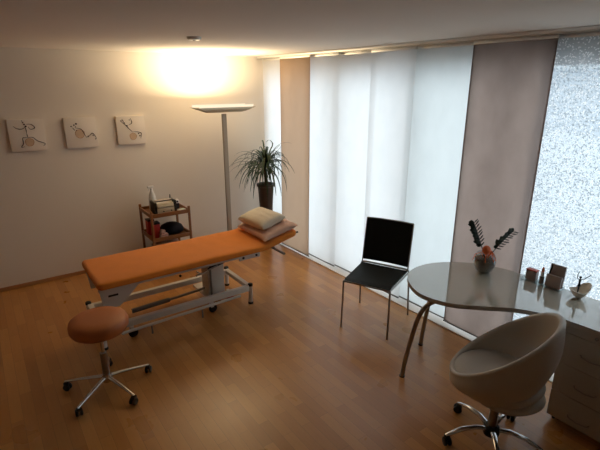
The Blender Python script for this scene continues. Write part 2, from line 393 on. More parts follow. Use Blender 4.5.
# trough: half-ellipse section, ends cut on a slant
def trough(z_rim, depth, hw, lt, lb, mat, name, th=.004, solid=False, top=0.):
    m = MB(); n = 14; outer = []; inner = []
    for sgn in (0, 1):
        rows_o = []
    def sec(x_at, off):
        r = []
        for k in range(n + 1):
            a = PI * k / n; dz = math.sin(a) * (depth - off); y = -math.cos(a) * (hw - off)
            f = dz / depth; r.append(V((x_at * (lt + (lb - lt) * f), y, z_rim - dz)))
        return r
    A, B = sec(-1, 0), sec(1, 0); C, D = sec(-1, th), sec(1, th)
    m.grid([A, B]); m.grid([D, C])
    for P, Q in ((A, C), (B, D)):
        m.grid([P, Q])
    m.grid([[A[0], B[0]], [C[0], D[0]]]); m.grid([[A[-1], B[-1]], [C[-1], D[-1]]])
    return m.build(name, mat, t), A, B
tr_, A, B = trough(1.842, .062, .110, .365, .20, 'lampm', 'shade')
for P, nm in ((A, 'end_cap'), (B, 'end_cap')):
    c = MB(); sx = -1 if P is A else 1
    front = [c.bm.verts.new(p + V((sx * .004, 0, 0))) for p in P]; back_ = [c.bm.verts.new(p - V((sx * .004, 0, 0))) for p in P]
    c.bm.faces.new(front); c.bm.faces.new(back_[::-1])
    for k in range(len(front)):
        k2 = (k + 1) % len(front); c.bm.faces.new((front[k], front[k2], back_[k2], back_[k]))
    c.build(nm, 'lampcap', t, smooth=False)
g = MB()
for yy in (-.100, .100):
    g.box((0, yy, 1.855), (.68, .006, .028), bev=.002)
g.build('glass_rim', 'lens', t)
MB().tube([(-.26, 0, 1.845), (.06, 0, 1.845)], .008).build('bulb', 'bulb', t)
MB().box((-.10, 0, 1.822), (.46, .10, .010), bev=.003).build('reflector', 'alu', t)

# ------------------------------------------------------------------ potted ponytail palm
PX, PY = 2.93, 4.82
t = thing('potted_palm', 'ponytail palm with long arching leaves in a tall tapered dark brown planter', 'plant', (PX, PY, 0))
MB().lathe([(0, 0), (.068, 0), (.072, .01), (.076, .30), (.088, .60), (.103, .835), (.117, .84), (.119, .868), (.108, .871), (.100, .85), (.096, .83), (0, .83)], n=36).build('planter', 'pot', t)
MB().lathe([(.0, .835), (.094, .835), (.085, .845), (0, .85)], n=24).build('soil', 'soil', t)
MB().tube([(0, 0, .84), (.01, 0, .90), (0, .01, 1.0), (-.005, 0, 1.10)], [.030, .024, .020, .016]).build('trunk', 'bark', t)
f = MB(); rng = random.Random(3)
for k in range(135):
    az = rng.uniform(0, 2 * PI); el = rng.uniform(.05, 1.25); Ln = rng.uniform(.38, .60); droop = rng.uniform(.8, 1.9)
    p = V((0, 0, 1.06 + rng.uniform(0, .07))); d = V((math.cos(az) * math.cos(el), math.sin(az) * math.cos(el), math.sin(el)))
    n = 11; pts = [p.copy()]
    for i in range(n):
        d = (d + V((0, 0, -1)) * droop * .26 * (i / n + .25)).normalized(); p = p + d * Ln / n; pts.append(p.copy())
    # keep clear of the curtain and the wall
    for q in pts:
        if PX + q.x > 3.10: q.x = 3.10 - PX - .15 * (PX + q.x - 3.10)
        if PY + q.y > 5.26: q.y = 5.26 - PY
    side = V((-math.sin(az), math.cos(az), 0)); rows = []
    for i, q in enumerate(pts):
        u = i / n; wd = .0115 * (1 - u) ** .6 * (.6 + 1.2 * min(1, u * 4)) / 1.6 + .0008
        rows.append([q - side * wd, q + V((0, 0, -.35 * wd)), q + side * wd])
    f.grid(rows)
f.build('foliage', 'leaf', t)

# ------------------------------------------------------------------ treatment table
BT = V((1.25, 3.70, 0))
t = thing('treatment_table', 'long adjustable treatment table with orange cover on a white steel frame', 'treatment table', BT)
def lx(x, y, z): return V((x - BT.x, y - BT.y, z))
def cushion_path(x0, x1, y0, y1, z0f, thick, r_plan, segs=46, ny=20, wr=.002, seed=0, r_edge=.028):
    """upholstered pad following a height curve, rounded plan corners and edges"""
    m = MB(); rows = []; w_ = (y1 - y0) / 2; yc = (y0 + y1) / 2
    st = []
    for i in range(9): st.append(r_plan * (1 - math.cos(PI / 2 * i / 8)))
    Lx = x1 - x0; mid = [r_plan + (Lx - 2 * r_plan) * k / segs for k in range(1, segs)]
    ss = st + mid + [Lx - s for s in reversed(st)]
    for s in ss:
        d = min(s, Lx - s); d = min(d, r_plan)
        inset = r_plan - math.sqrt(max(0, r_plan ** 2 - (r_plan - d) ** 2))
        e = min(1, math.sqrt(max(0, 1 - (1 - min(1, d / .03)) ** 2)))
        th = thick * (.35 + .65 * e); hw = w_ - inset * .9 + (0)
        if d < 1e-6: hw = w_ - inset * .9
        x = x0 + s; zb = z0f(x); sec = []
        N = 44
        for k in range(N):
            a = 2 * PI * k / N; ca, sa = math.cos(a), math.sin(a)
            # super-ellipse, edges rounded
            px = math.copysign(abs(ca) ** .16, ca); pz = math.copysign(abs(sa) ** .42, sa)
            y = yc + px * hw; z = zb + thick / 2 + pz * th / 2
            nz = noise.noise(V((x * 3 + seed, y * 5, 0))) * wr + noise.noise(V((x * 11 + seed, y * 9, 3))) * wr * .6
            if sa > 0: z += nz
            sec.append(V((x, y, z)) - BT)
        rows.append(sec)
    m.grid(rows, closed_u=True, cap=True)
    return m
hx = 2.03
def zf(x):
    if x < hx - .04: return .585
    if x > hx + .04: return .585 + (x - hx) * math.tan(math.radians(13))
    u = (x - hx + .04) / .08; return .585 + u * u * .04 * math.tan(math.radians(13))
cushion_path(.545, 2.40, 3.37, 3.99, zf, .066, .045, wr=.004).build('padded_top', 'orange', t, angle=60)
fr = MB()
for y in (3.46, 3.90): fr.box(lx(1.28, y, .565), (1.44, .035, .04), bev=.003)
for x in (.66, 1.25, 1.95): fr.box(lx(x, 3.68, .562), (.04, .46, .034), bev=.003)
fr.box(lx(1.90, 3.45, .545), (.22, .014, .05), bev=.003); fr.box(lx(1.90, 3.91, .545), (.22, .014, .05), bev=.003)
fr.build('top_frame', 'white_paint', t)
for y in (3.445, 3.915):
    pl = MB(); pts = [(.56, .58), (.92, .58), (.86, .545), (.74, .43), (.70, .40), (.58, .40)]
    a = [pl.bm.verts.new(lx(x, y - .006, z)) for x, z in pts]; b = [pl.bm.verts.new(lx(x, y + .006, z)) for x, z in pts]
    pl.bm.faces.new(a); pl.bm.faces.new(b[::-1])
    for k in range(6): pl.bm.faces.new((a[k], a[(k + 1) % 6], b[(k + 1) % 6], b[k]))
    g_ = pl.build('end_bracket', 'white_paint', t, smooth=False)
    if y < 3.6: MB().box(lx(.66, y - .0075, .505), (.075, .003, .016)).build('nameplate', 'black', g_, smooth=False)
# headrest support and paper-roll bar
for y in (3.50, 3.86): MB().tube([lx(1.98, y, .565), lx(2.10, y, .58), lx(2.34, y, .635)], .010).build('headrest_support', 'dsteel', t)
MB().tube([lx(2.215, 3.90, .535), lx(2.215, 3.33, .535)], .013).build('roll_bar', 'steel', t)
for y in (3.50, 3.86): MB().tube([lx(2.215, y, .533), lx(2.19, y, .615)], .007).build('roll_bar_hanger', 'steel', t)
MB().tube([lx(2.385, 3.42, .69), lx(2.43, 3.405, .695)], [.005, .009]).build('release_knob', 'black', t)
for x, y in ((1.20, 3.40), (1.83, 3.44), (1.97, 3.44)): MB().sphere(lx(x, y, .545), .012, seg=10).build('bolt', 'black', t)
# lifting column
MB().box(lx(1.635, 3.72, .33), (.17, .15, .42), bev=.006).build('lift_column', 'white_paint', t)
MB().box(lx(1.575, 3.638, .33), (.012, .02, .40)).build('column_seam', 'grey_paint', t)
MB().box(lx(1.635, 3.72, .548), (.24, .30, .02), bev=.003).build('column_head', 'white_paint', t)
MB().tube([lx(1.52, 3.55, .47), lx(1.72, 3.56, .515), lx(1.90, 3.57, .55)], .014).build('gas_spring', 'black', t)
MB().tube([lx(1.38, 3.50, .46), lx(1.60, 3.52, .50)], .008).build('actuator_rod', 'steel', t)
MB().tube([lx(1.36, 3.44, .53), lx(1.40, 3.42, .50), lx(1.46, 3.42, .52)], .006).build('lever', 'white_paint', t)
# slanted lifting leg at the foot end
MB().tube([lx(.64, 3.70, .18), lx(.66, 3.70, .55)], .035, 4).build('end_column', 'white_paint', t)
MB().box(lx(.65, 3.68, .415), (.06, .44, .03), bev=.003).build('cross_bar', 'white_paint', t)
# base frame
for y, z, hh in ((3.54, .175, .055), (4.02, .175, .055)):
    MB().box(lx(1.25, y, z), (1.34, .045, hh), bev=.004).build('side_beam', 'white_paint', t)
for x in (.57, 1.93): MB().box(lx(x, 3.78, .185), (.045, .50, .04), bev=.004).build('end_beam', 'white_paint', t)
MB().box(lx(1.60, 3.78, .14), (.15, .40, .026), bev=.004).build('column_plate', 'white_paint', t)
MB().tube([lx(.70, 3.52, .105), lx(1.82, 3.52, .125)], .013).build('switch_bar', 'white_paint', t)
for x in (.95, 1.42): MB().tube([lx(x, 3.52, .02), lx(x, 3.52, .11)], [.008, .005]).build('pin', 'grey_paint', t)
MB().tube([lx(.86, 3.76, .16), lx(1.20, 3.76, .17)], .022, 14).build('lift_motor', 'grey_paint', t)
MB().tube([lx(1.20, 3.76, .17), lx(1.55, 3.74, .20)], .013, 10).build('motor_rod', 'steel', t)
for x, y in ((.56, 3.54), (.56, 4.06), (1.945, 3.54), (1.945, 4.06)):
    o = MB().tube([lx(x, y, .018), lx(x, y, .195)], .021, 16).build('leg', 'white_paint', t)
    MB().lathe([(0, 0), (.026, 0), (.026, .014), (.02, .022), (0, .022)], lx(x, y, 0), 18).build('rubber_foot', 'black', o)
    MB().lathe([(0, .192), (.0245, .192), (.0245, .212), (.018, .218), (0, .218)], lx(x, y, 0), 18).build('cap', 'black', o)
for x, y, mt in ((1.55, 3.60, 'black'), (1.80, 3.74, 'redp'), (.80, 3.60, 'black'), (.80, 3.96, 'black')):
    k = MB().box(lx(x, y, .085), (.03, .05, .05), bev=.004).build('castor', 'white_paint', t)
    MB().lathe([(0, -.012), (.034, -.012), (.040, -.008), (.040, .008), (.034, .012), (0, .012)], n=22).xf(Matrix.Translation(lx(x + .01, y - .005, .041)) @ Rx(PI / 2)).build('wheel', mt, k)

# pillows on the headrest
def pillow(m, sx, sy, h, Mx, seed=0, n=22, wr=.006, pw=.42):
    rows_t = []
    for side in (1, -1):
        rows = []
        for i in range(n + 1):
            u = -1 + 2 * i / n; row = []
            for j in range(n + 1):
                v = -1 + 2 * j / n
                pinch = 1 - .07 * (1 - abs(u) ** 2) * abs(v) ** 6
                pinch2 = 1 - .07 * (1 - abs(v) ** 2) * abs(u) ** 6
                e = max(0, (1 - u ** 4) * (1 - v ** 4)) ** pw
                nz = (noise.noise(V((u * 2.2 + seed, v * 2.2, side))) * wr + noise.noise(V((u * 5 + seed, v * 3, side * 4))) * wr * .5) * e
                row.append(Mx @ V((u * sx / 2 * pinch2, v * sy / 2 * pinch, h / 2 + side * (e * h / 2 + .0004) + nz)))
            rows.append(row)
        m.grid(rows)
    bmesh.ops.remove_doubles(m.bm, verts=m.bm.verts, dist=.0012)
    return m
ang = math.radians(13)
T1 = Matrix.Translation((2.225, 3.645, .6985)) @ Ry(-ang)
pm = pillow(MB(), .40, .56, .075, T1, seed=3, wr=.012, pw=.35)
tag(pm.build('pillow', 'pink', angle=80), 'flat pink-beige pillow lying on the raised head end of the orange table', 'pillow')
T2 = Matrix.Translation((2.19, 3.685, .765)) @ Ry(-ang) @ Rz(.10) @ Rx(.03)
pm = pillow(MB(), .30, .44, .105, T2, seed=9, wr=.006, pw=.5)
tag(pm.build('cushion', 'cream', angle=80), 'small cream cushion lying on top of the pink-beige pillow', 'cushion')

# ------------------------------------------------------------------ castor helper
def castor(parent, x, y, ang_, r=.025, mat='black'):
    k = MB().box((0, 0, .052), (.03, .03, .022), bev=.004)
    for s in (-1, 1):
        q = MB().lathe([(0, -.008), (r * .8, -.008), (r, -.003), (r, .006), (r * .8, .009), (0, .009)], n=20).xf(Matrix.Translation((.006, s * .014, r)) @ Rx(PI / 2))
        me = bpy.data.meshes.new('t'); q.bm.to_mesh(me); q.bm.free(); k.bm.from_mesh(me); bpy.data.meshes.remove(me)
    k.xf(Matrix.Translation((x, y, 0)) @ Rz(ang_))
    return k.build('castor', mat, parent)

# ------------------------------------------------------------------ rolling stool
t = thing('rolling_stool', 'round orange rolling stool with chrome five-star base near the foot of the table', 'stool', (.458, 3.0, 0), math.radians(3))
seat_prof = [(0, .476), (.155, .476), (.180, .484), (.192, .506), (.193, .536), (.186, .560), (.168, .573), (.11, .579), (0, .581)]
MB().lathe(seat_prof, n=48).build('seat', 'orleather', t, angle=80)
MB().lathe([(0, .460), (.055, .460), (.055, .477), (0, .477)], n=24).build('seat_plate', 'black', t)
MB().tube([(0, 0, .09), (0, 0, .30)], .024, 20).build('column', 'steel', t)
MB().tube([(0, 0, .28), (0, 0, .462)], .0125, 16).build('gas_lift', 'chrome', t)
MB().tube([(.02, .01, .452), (.08, .12, .455), (.09, .14, .455)], .005).build('height_lever', 'black', t)
MB().lathe([(0, .07), (.035, .07), (.038, .09), (.032, .125), (0, .125)], n=24).build('hub', 'chrome', t)
for k in range(5):
    a = 2 * PI * k / 5; c, s = math.cos(a), math.sin(a)
    MB().tube([(c * r_, s * r_, z) for r_, z in ((.025, .105), (.10, .098), (.20, .084), (.300, .068))], [.016, .015, .0125, .010], 12, flat=.75).build('base_arm', 'chrome', t)
    castor(t, c * .292, s * .292, a + 1.0 + k)

# ------------------------------------------------------------------ trolley and the things on it
TX0, TX1, TY0, TY1, TZ = 1.41, 1.87, 4.77, 5.20, .75
t = thing('wooden_trolley', 'small honey-coloured wooden trolley with tray shelves against the back wall', 'trolley', ((TX0 + TX1) / 2, (TY0 + TY1) / 2, 0))
cx, cy = (TX0 + TX1) / 2, (TY0 + TY1) / 2; hx_, hy_ = (TX1 - TX0) / 2, (TY1 - TY0) / 2
for sx in (-1, 1):
    for sy in (-1, 1):
        MB().box((sx * (hx_ - .012), sy * (hy_ - .012), (TZ + .052) / 2), (.024, .024, TZ - .052), bev=.003).build('post', 'wood', t)
        castor(t, sx * (hx_ - .02), sy * (hy_ - .02), .6)
for z in (.70, .42, .14):
    sh = MB(); sh.box((0, 0, z - .022), (hx_ * 2 - .05, hy_ * 2 - .05, .012)); shelf = sh.build('shelf', 'wood', t, smooth=False)
    rm = MB()
    for sy in (-1, 1): rm.box((0, sy * (hy_ - .012), z - .008), (hx_ * 2 - .048, .014, .045), bev=.002)
    for sx in (-1, 1): rm.box((sx * (hx_ - .012), 0, z - .008), (.014, hy_ * 2 - .048, .045), bev=.002)
    rm.build('rim', 'wood', shelf)
sb = .684
# paper-roll device with black cheeks
t = thing('roll_dispenser', 'beige tabletop roll device with black side cheeks on the trolley', 'device', (1.615, 4.93, sb))
MB().box((0, 0, .035), (.20, .16, .07), bev=.008).build('body', 'beige', t)
slope = MB(); slope.box((0, -.03, .085), (.19, .10, .05), Rx(-.35), bev=.006); slope.build('front_cover', 'beige', t)
for sx in (-1, 1): MB().box((sx * .113, 0, .07), (.028, .17, .14), bev=.01).build('side_cheek', 'black', t)
MB().tube([(-.10, .01, .132), (.10, .01, .132)], .017, 16).build('roller', 'dsteel', t)
MB().tube([(-.10, .01, .110), (.10, .01, .110)], .022, 16).build('paper_roll', 'canvas', t)
for x in (-.03, .06): MB().tube([(x, -.081, .03), (x, -.09, .03)], .008).build('knob', 'black', t)
t = thing('spray_bottle', 'white spray bottle standing at the back left of the trolley', 'bottle', (1.545, 5.09, sb))
MB().lathe([(0, 0), (.042, 0), (.044, .01), (.043, .13), (.034, .18), (.014, .235), (.014, .258), (0, .258)], n=24).build('bottle_body', 'white', t)
MB().box((-.010, 0, .275), (.070, .024, .028), bev=.006).build('spray_head', 'white', t)
MB().box((-.030, 0, .248), (.007, .012, .04), Ry(.3)).build('trigger', 'white', t)
t = thing('small_gadget', 'small black and white gadget with a round dark spot on the right of the trolley', 'gadget', (1.79, 4.985, sb))
MB().box((0, 0, .035), (.05, .05, .07), bev=.008).build('body', 'black', t)
MB().sphere((0, -.01, .092), .028, seg=18).build('head', 'white', t)
MB().lathe([(0, 0), (.011, 0), (.011, .006), (0, .007)], n=16).xf(Matrix.Translation((0, -.035, .094)) @ Rx(PI / 2)).build('dark_disc', 'black', t)
t = thing('small_bottle', 'tiny dark bottle with a tall pointed cap beside the roll device', 'bottle', (1.745, 5.06, sb))
MB().lathe([(0, 0), (.02, 0), (.02, .09), (.01, .105), (.01, .115), (0, .115)], n=18).build('bottle_body', 'navy', t)
MB().lathe([(.0095, .112), (.010, .13), (.006, .165), (0, .168)], n=14).build('cap', 'grey_paint', t)
tag(MB().box((0, 0, .011), (.085, .06, .022), Rz(.25), bev=.008).build('paper_sachet', 'mint', None, loc=(1.80, 4.86, sb)), 'pale green paper sachet at the front right of the trolley tray', 'sachet')
# middle shelf
ms = .404
t = thing('round_cushion', 'dark navy domed cushion filling the middle trolley shelf', 'cushion', (1.708, 4.997, ms))
MB().lathe([(0, 0), (.10, 0), (.125, .02), (.128, .05), (.11, .085), (.07, .11), (0, .122)], n=36, sx=1.09, sy=1.09).build('cushion_body', 'navy', t)
MB().tube([(.1385 * math.cos(a), .1385 * math.sin(a), .035) for a in [2 * PI * k / 36 for k in range(37)]], .003, 6).build('piping', 'navy', t)
for px_, py_, hh, lab in ((1.478, 5.06, .17, 'red storage box with dark lid, at the back left of the trolley shelf'), (1.49, 4.90, .17, 'red storage box with dark lid, in front of the other on the trolley shelf')):
    t = thing('storage_box', lab, 'box', (px_, py_, ms), 0, 'red boxes on the trolley')
    MB().box((0, 0, hh / 2), (.075, .10, hh), bev=.005).build('box_body', 'red', t)
    MB().box((0, 0, hh + .008), (.079, .104, .018), bev=.003).build('lid', 'black', t)
t = thing('folded_towel', 'small folded rose towel at the front edge of the middle trolley shelf', 'towel', (1.545, 4.821, ms))
tw = MB()
for k in range(3): pillow(tw, .10, .058, .022, Matrix.Translation((.004 * k, 0, .019 * k)), seed=k, n=10, wr=.003, pw=.3)
tw.build('towel_layers', 'rose', t, angle=80)
pillow(MB(), .06, .045, .05, Matrix.Translation((-.015, .0, .058)) @ Ry(.4), seed=5, n=10, wr=.01, pw=.5).build('crumpled_corner', 'rose', t, angle=80)
t = thing('towel_stack', 'rose towels on the lowest trolley shelf', 'towels', (1.64, 4.97, .124))
for k in range(5): pillow(MB(), .34, .30, .034, Matrix.Translation((.003 * (k % 2), 0, .031 * k)), seed=k + 20, n=12, wr=.004, pw=.25).build('towel', 'rose', t, angle=80)

# ------------------------------------------------------------------ black visitor chair
t = thing('visitor_chair', 'black leather visitor chair with thin steel tube legs in front of the curtains', 'chair', (2.70, 2.575, 0), math.radians(204.5))
r_ = .0085
def leg_paths():
    for s in (-1, 1):
        yield [(.25, s * .214, .004), (.235, s * .205, .43), (.232, s * .200, .44)]
for s in (-1, 1):
    MB().tube([(.250, s * .216, .0), (.236, s * .212, .445)], r_).build('leg', 'steel', t)
    MB().tube([(-.262, s * .245, .0), (-.224, s * .234, .44), (-.222, s * .228, .462), (-.220, s * .210, .474), (-.220, s * .18, .476)], r_).build('leg', 'steel', t)
MB().tube([(-.220, -.185, .476), (-.220, .185, .476)], r_).build('rear_stretcher', 'steel', t)
sf = MB(); sf.tube([(-.218, -.228, .442), (.236, -.212, .447), (.236, .212, .447), (-.218, .228, .442)], r_); sf.build('seat_frame', 'steel', t)
rows = []
st_ = MB()
def slab(m, W, D, th, fn, nx=16, ny=16):
    top = [[fn(-1 + 2 * i / nx, -1 + 2 * j / ny, th / 2) for j in range(ny + 1)] for i in range(nx + 1)]
    bot = [[fn(-1 + 2 * i / nx, -1 + 2 * j / ny, -th / 2) for j in range(ny + 1)] for i in range(nx + 1)]
    m.grid(top); m.grid([r[::-1] for r in bot])
    m.grid([[r[0] for r in top], [r[0] for r in bot]]); m.grid([[r[-1] for r in top], [r[-1] for r in bot]])
    m.grid([top[0], bot[0]]); m.grid([top[-1], bot[-1]])
    bmesh.ops.remove_doubles(m.bm, verts=m.bm.verts, dist=1e-5); return m
slab(st_, 0, 0, .014, lambda u, v, w: V((.012 + u * .225, v * (.214 - u * .007), .460 + w - .010 * (1 - u * u) * (1 - v * v) - (.012 * max(0, u - .85) / .15)))).build('seat', 'leather', t, angle=50)
bk = MB(); lean = lambda z: -.226 - (z - .48) * .19
slab(bk, 0, 0, .012, lambda u, v, w: V((lean(.692 + u * .195) + w - .018 * (1 - v * v), v * .2235, .692 + u * .195))).build('backrest', 'leather', t, angle=50)
for s in (-1, 1): MB().tube([(-.220, s * .222, .468), (lean(.70), s * .222, .70), (lean(.89), s * .222, .89)], .0065).build('back_post', 'steel', t)
MB().tube([(lean(.89) + 0, -.222, .89), (lean(.89) - .018, -.1, .89), (lean(.89) - .02, .1, .89), (lean(.89), .222, .89)], .0065).build('top_rail', 'steel', t)

# ------------------------------------------------------------------ desk
TOPZ = .75
out = [(3.11, .36), (3.11, 1.0), (3.11, 1.50), (3.075, 1.70), (2.95, 1.90), (2.73, 2.03), (2.51, 2.03), (2.35, 1.925), (2.245, 1.73), (2.285, 1.535), (2.415, 1.385), (2.575, 1.225), (2.665, 1.03), (2.69, .82), (2.69, .36)]
sm = [(3.11, .36)] + [(p.x, p.y) for p in catmull([V((x, y, 0)) for x, y in out[1:-1]], 8, False)] + [(2.69, .36)]
t = thing('desk', 'cream kidney-shaped desk with a glossy top and curved steel legs', 'desk', (2.75, 1.2, 0))
def off(P): return [(x - 2.75, y - 1.2) for x, y in P]
MB().prism(off(sm), TOPZ - .004, TOPZ).build('desk_top', 'table', t, angle=30)
MB().prism(off(sm), TOPZ - .030, TOPZ - .0042).build('edge_band', 'tedge', t, angle=30)
def qleg(foot, joint, bulge):
    F, J = V(foot), V(joint); d = V((J.x - F.x, J.y - F.y, 0)); pts = []
    for i in range(21):
        u = i / 20; u = 1 - (1 - u) ** 1.6
        # nearly upright at the foot, bending in under the top
        pts.append(V((F.x, F.y, 0)) + d * (.32 * u ** 1.3 + .68 * u ** bulge) + V((0, 0, J.z * (u - .06 * u ** 6) / .94)))
    return [p - V((2.75, 1.2, 0)) for p in pts]
for ft, jt in (((2.286, 1.856, 0), (2.56, 1.56, .708)), ((2.738, 2.055, 0), (2.58, 1.66, .708))):
    g = MB().tube(qleg(ft, jt, 11), .0165, 16).build('leg', 'steel', t)
    MB().lathe([(0, 0), (.022, 0), (.022, .006), (0, .008)], (ft[0] - 2.75, ft[1] - 1.2, 0), 18).build('foot', 'black', g)
MB().box((2.57 - 2.75, 1.60 - 1.2, .712), (.16, .22, .014), bev=.003).build('mounting_plate', 'dsteel', t)
MB().tube([(3.02 - 2.75, .75 - 1.2, 0), (3.09 - 2.75, .5 - 1.2, 0.35), (3.05 - 2.75, .5 - 1.2, .72)], .0165).bm.free()

# pedestal
PXF, PY0, PY1 = 2.70, .63, 1.00
t = thing('drawer_pedestal', 'grey-white drawer pedestal with bow handles under the near end of the desk', 'drawer unit', (2.90, (PY0 + PY1) / 2, 0))
hwy = (PY1 - PY0) / 2
MB().box((.01, 0, .385), (.38, hwy * 2, .67), bev=.002).build('carcass', 'ped', t)
for z0, z1, kind in ((.663, .716, 0), (.452, .659, 1), (.246, .448, 1), (.054, .242, 1)):
    d_ = MB().box((-.191, 0, (z0 + z1) / 2), (.018, hwy * 2 - .004, z1 - z0), bev=.0025).build('drawer', 'ped', t)
    if kind:
        zc = {.452: .553, .246: .336, .054: .120}[z0]
        MB().tube([(-.200, -.062, zc), (-.216, -.052, zc - .004), (-.224, 0, zc - .008), (-.216, .052, zc - .004), (-.200, .062, zc)], .0045, 8).build('handle', 'steel', d_)
    else:
        MB().lathe([(0, 0), (.010, 0), (.010, .004), (0, .005)], n=18).xf(Matrix.Translation((-.200, 0.0, .692)) @ Ry(-PI / 2)).build('lock', 'chrome', d_)
for sx in (-.14, .15):
    for sy in (-1, 1): castor(t, sx, sy * (hwy - .04), .5)

# ------------------------------------------------------------------ things on the desk
t = thing('potted_plant', 'small dark-leaved plant with orange flower in a round glass bowl on the desk', 'plant', (2.92, 1.69, TOPZ))
gv = MB().lathe([(0, .001), (.038, .001), (.060, .02), (.076, .055), (.080, .09), (.074, .125), (.062, .152), (.059, .152), (.071, .124), (.077, .09), (.073, .056), (.058, .023), (.036, .005), (0, .005)], n=32)
gv.build('glass_bowl', 'glass', t)
MB().lathe([(0, .006), (.036, .006), (.057, .024), (.071, .056), (.075, .088), (.071, .108), (.04, .114), (0, .117)], n=28).build('granulate', 'pebble', t)
IR = V((.811, -.585, 0))
def zz(parent, base, tip, side_n, seed):
    rg = random.Random(seed); B_, T_ = V(base), V(tip); m = MB(); n = 12
    mid = (B_ + T_) / 2 + (V((0, 0, .02)))
    pts = [(1 - u) ** 2 * B_ + 2 * u * (1 - u) * mid + u * u * T_ for u in [i / n for i in range(n + 1)]]
    m.tube(pts, [.004 * (1 - .6 * i / n) for i in range(n + 1)], 8)
    stem = m.build('stem', 'zz', parent)
    l = MB(); ax = (T_ - B_).normalized()
    sd = V((-.585, -.811, 0)).cross(ax).normalized()
    for i in range(4, n + 1, 1):
        for s in (-1, 1):
            p = pts[i]; Lf = (.048 + .012 * (i % 2)) * (1.0 - .35 * abs(i / n - .65)) * rg.uniform(.85, 1.1); twist = rg.uniform(-.35, .35)
            d = (sd * s + ax * .75 + V((-.585, -.811, 0)) * twist * .6).normalized()
            nrm = d.cross(V((-.585, -.811, .35))).normalized(); nrm = (nrm * .8 + ax * .2).normalized()
            rows = []
            for q in range(7):
                u = q / 6; wd = (.0165 if s > 0 else .0050) * math.sin(PI * min(1, u * .92 + .06)) ** .8
                c_ = p + d * Lf * u + V((0, 0, -.006 * u * u)); rows.append([c_ - nrm * wd, c_ + V((-.585, -.811, 0)) * .003 * math.sin(PI * u), c_ + nrm * wd])
            l.grid(rows)
    l.build('leaflets', 'zz', stem)
zz(t, (-.005, .0, .11), IR * -.115 + V((0, 0, .385)), 0, 4)
zz(t, (.015, -.01, .11), IR * .175 + V((.0, 0, .315)), 0, 8)
MB().sphere(V((-.585, -.811, 0)) * .03 + IR * -.012 + V((0, 0, .185)), .030, (1, 1, 1.15), seg=20).build('flower', 'coral', t)
tw = MB(); rg = random.Random(5)
for k in range(9):
    a = rg.uniform(0, 2 * PI); o_ = V((math.cos(a), math.sin(a), 0)) * .05
    tw.tube([V((0, 0, .11)) + o_ * .3, V((0, 0, .165)) + o_ * .9, V((0, 0, .155)) + o_ * 1.5 + IR * -.02, V((0, 0, .11)) + o_ * 1.9 + IR * -.02], .003, 6)
tw.build('twigs', 'coral', t)

# organiser and contents (runs along the window edge)
t = thing('desk_organiser', 'clear acrylic desk organiser holding cards and a pen', 'desk organiser', (3.065, 1.325, TOPZ))
og = MB()
og.box((0, 0, .003), (.085, .27, .005)); og.box((-.041, 0, .011), (.003, .27, .02)); og.box((.041, 0, .02), (.003, .27, .04))
for yy in (-.135, -.03, .03, .135): og.box((0, yy, .011), (.085, .003, .02))
og.build('tray', 'glass', t, smooth=False)
t = thing('card_box', 'small rose card box with red top edge, left in the acrylic organiser', 'cards', (3.065, 1.402, TOPZ + .007))
MB().box((0, 0, .034), (.04, .072, .068), bev=.002).build('cards', 'card', t)
MB().box((-.0, 0, .073), (.041, .073, .010), bev=.002).build('red_edge', 'redp', t)
t = thing('lip_balm', 'slim tube with red and white tip standing beside the pen', 'lip balm', (3.05, 1.325, TOPZ + .007))
MB().lathe([(0, 0), (.015, 0), (.015, .05), (.013, .055), (0, .055)], n=18).build('tube_base', 'grey_paint', t)
MB().lathe([(0, .055), (.011, .055), (.011, .085), (.008, .09), (0, .09)], n=16).build('tube_neck', 'white', t)
MB().lathe([(.0, .088), (.0095, .09), (.0095, .105), (.004, .125), (0, .127)], n=16).build('tip', 'coral', t)
t = thing('pen', 'black pen standing upright between the cards', 'pen', (3.055, 1.288, TOPZ + .007))
MB().tube([(0, 0.0, 0), (.004, -.004, .10), (.008, -.012, .15)], [.004, .005, .0042]).build('barrel', 'black', t)
MB().tube([(.008, -.012, .15), (.009, -.014, .165)], [.003, .0015]).build('tip', 'black', t)
for (x, z, hh, lab) in ((3.043, .0, .088, 'grey-pink business cards leaning in the front tier of the acrylic holder'), (3.078, .012, .155, 'grey-pink business cards standing in the taller rear tier of the holder')):
    t = thing('card_stack', lab, 'cards', (x, 1.243, TOPZ + .007 + z * 0), 0, None)
    MB().box((.0, 0, hh / 2 + .002), (.016, .10, hh), Ry(.10), bev=.0015).build('cards', 'card', t)

# half-shell dish with dancer
t = thing('ceramic_dish', 'small white ceramic boat-shaped dish near the right edge of the desk', 'dish', (3.045, 1.075, TOPZ))
rows = []; n = 36
for j, (rr, zz_) in enumerate(((.0, .004), (.018, .004), (.034, .016), (.046, .034), (.054, .052))):
    row = []
    for k in range(n):
        a = 2 * PI * k / n; d = V((math.cos(a), math.sin(a), 0)); u = d.dot(IR)
        lift = (.052 * max(0, u) ** 1.4 + .010 * max(0, -u) ** 2) * (j / 4) ** 1.5; stretch = 1 + .18 * abs(u) * (j / 4)
        row.append(V((d.x * rr * stretch, d.y * rr * stretch, zz_ + lift)))
    rows.append(row)
inner = [[V((p.x * .90, p.y * .90, p.z + .004 * (1 - j / 5))) for p in row] for j, row in enumerate(rows)]
m = MB(); m.grid(rows[1:], closed_u=True); m.grid([r for r in inner[1:]], closed_u=True); m.grid([rows[-1], inner[-1]], closed_u=True)
m.bm.faces.new([m.bm.verts.new(p) for p in rows[1]]); m.bm.faces.new([m.bm.verts.new(p) for p in inner[1]])
bmesh.ops.remove_doubles(m.bm, verts=m.bm.verts, dist=1e-5); m.build('dish_body', 'shell', t, angle=60)
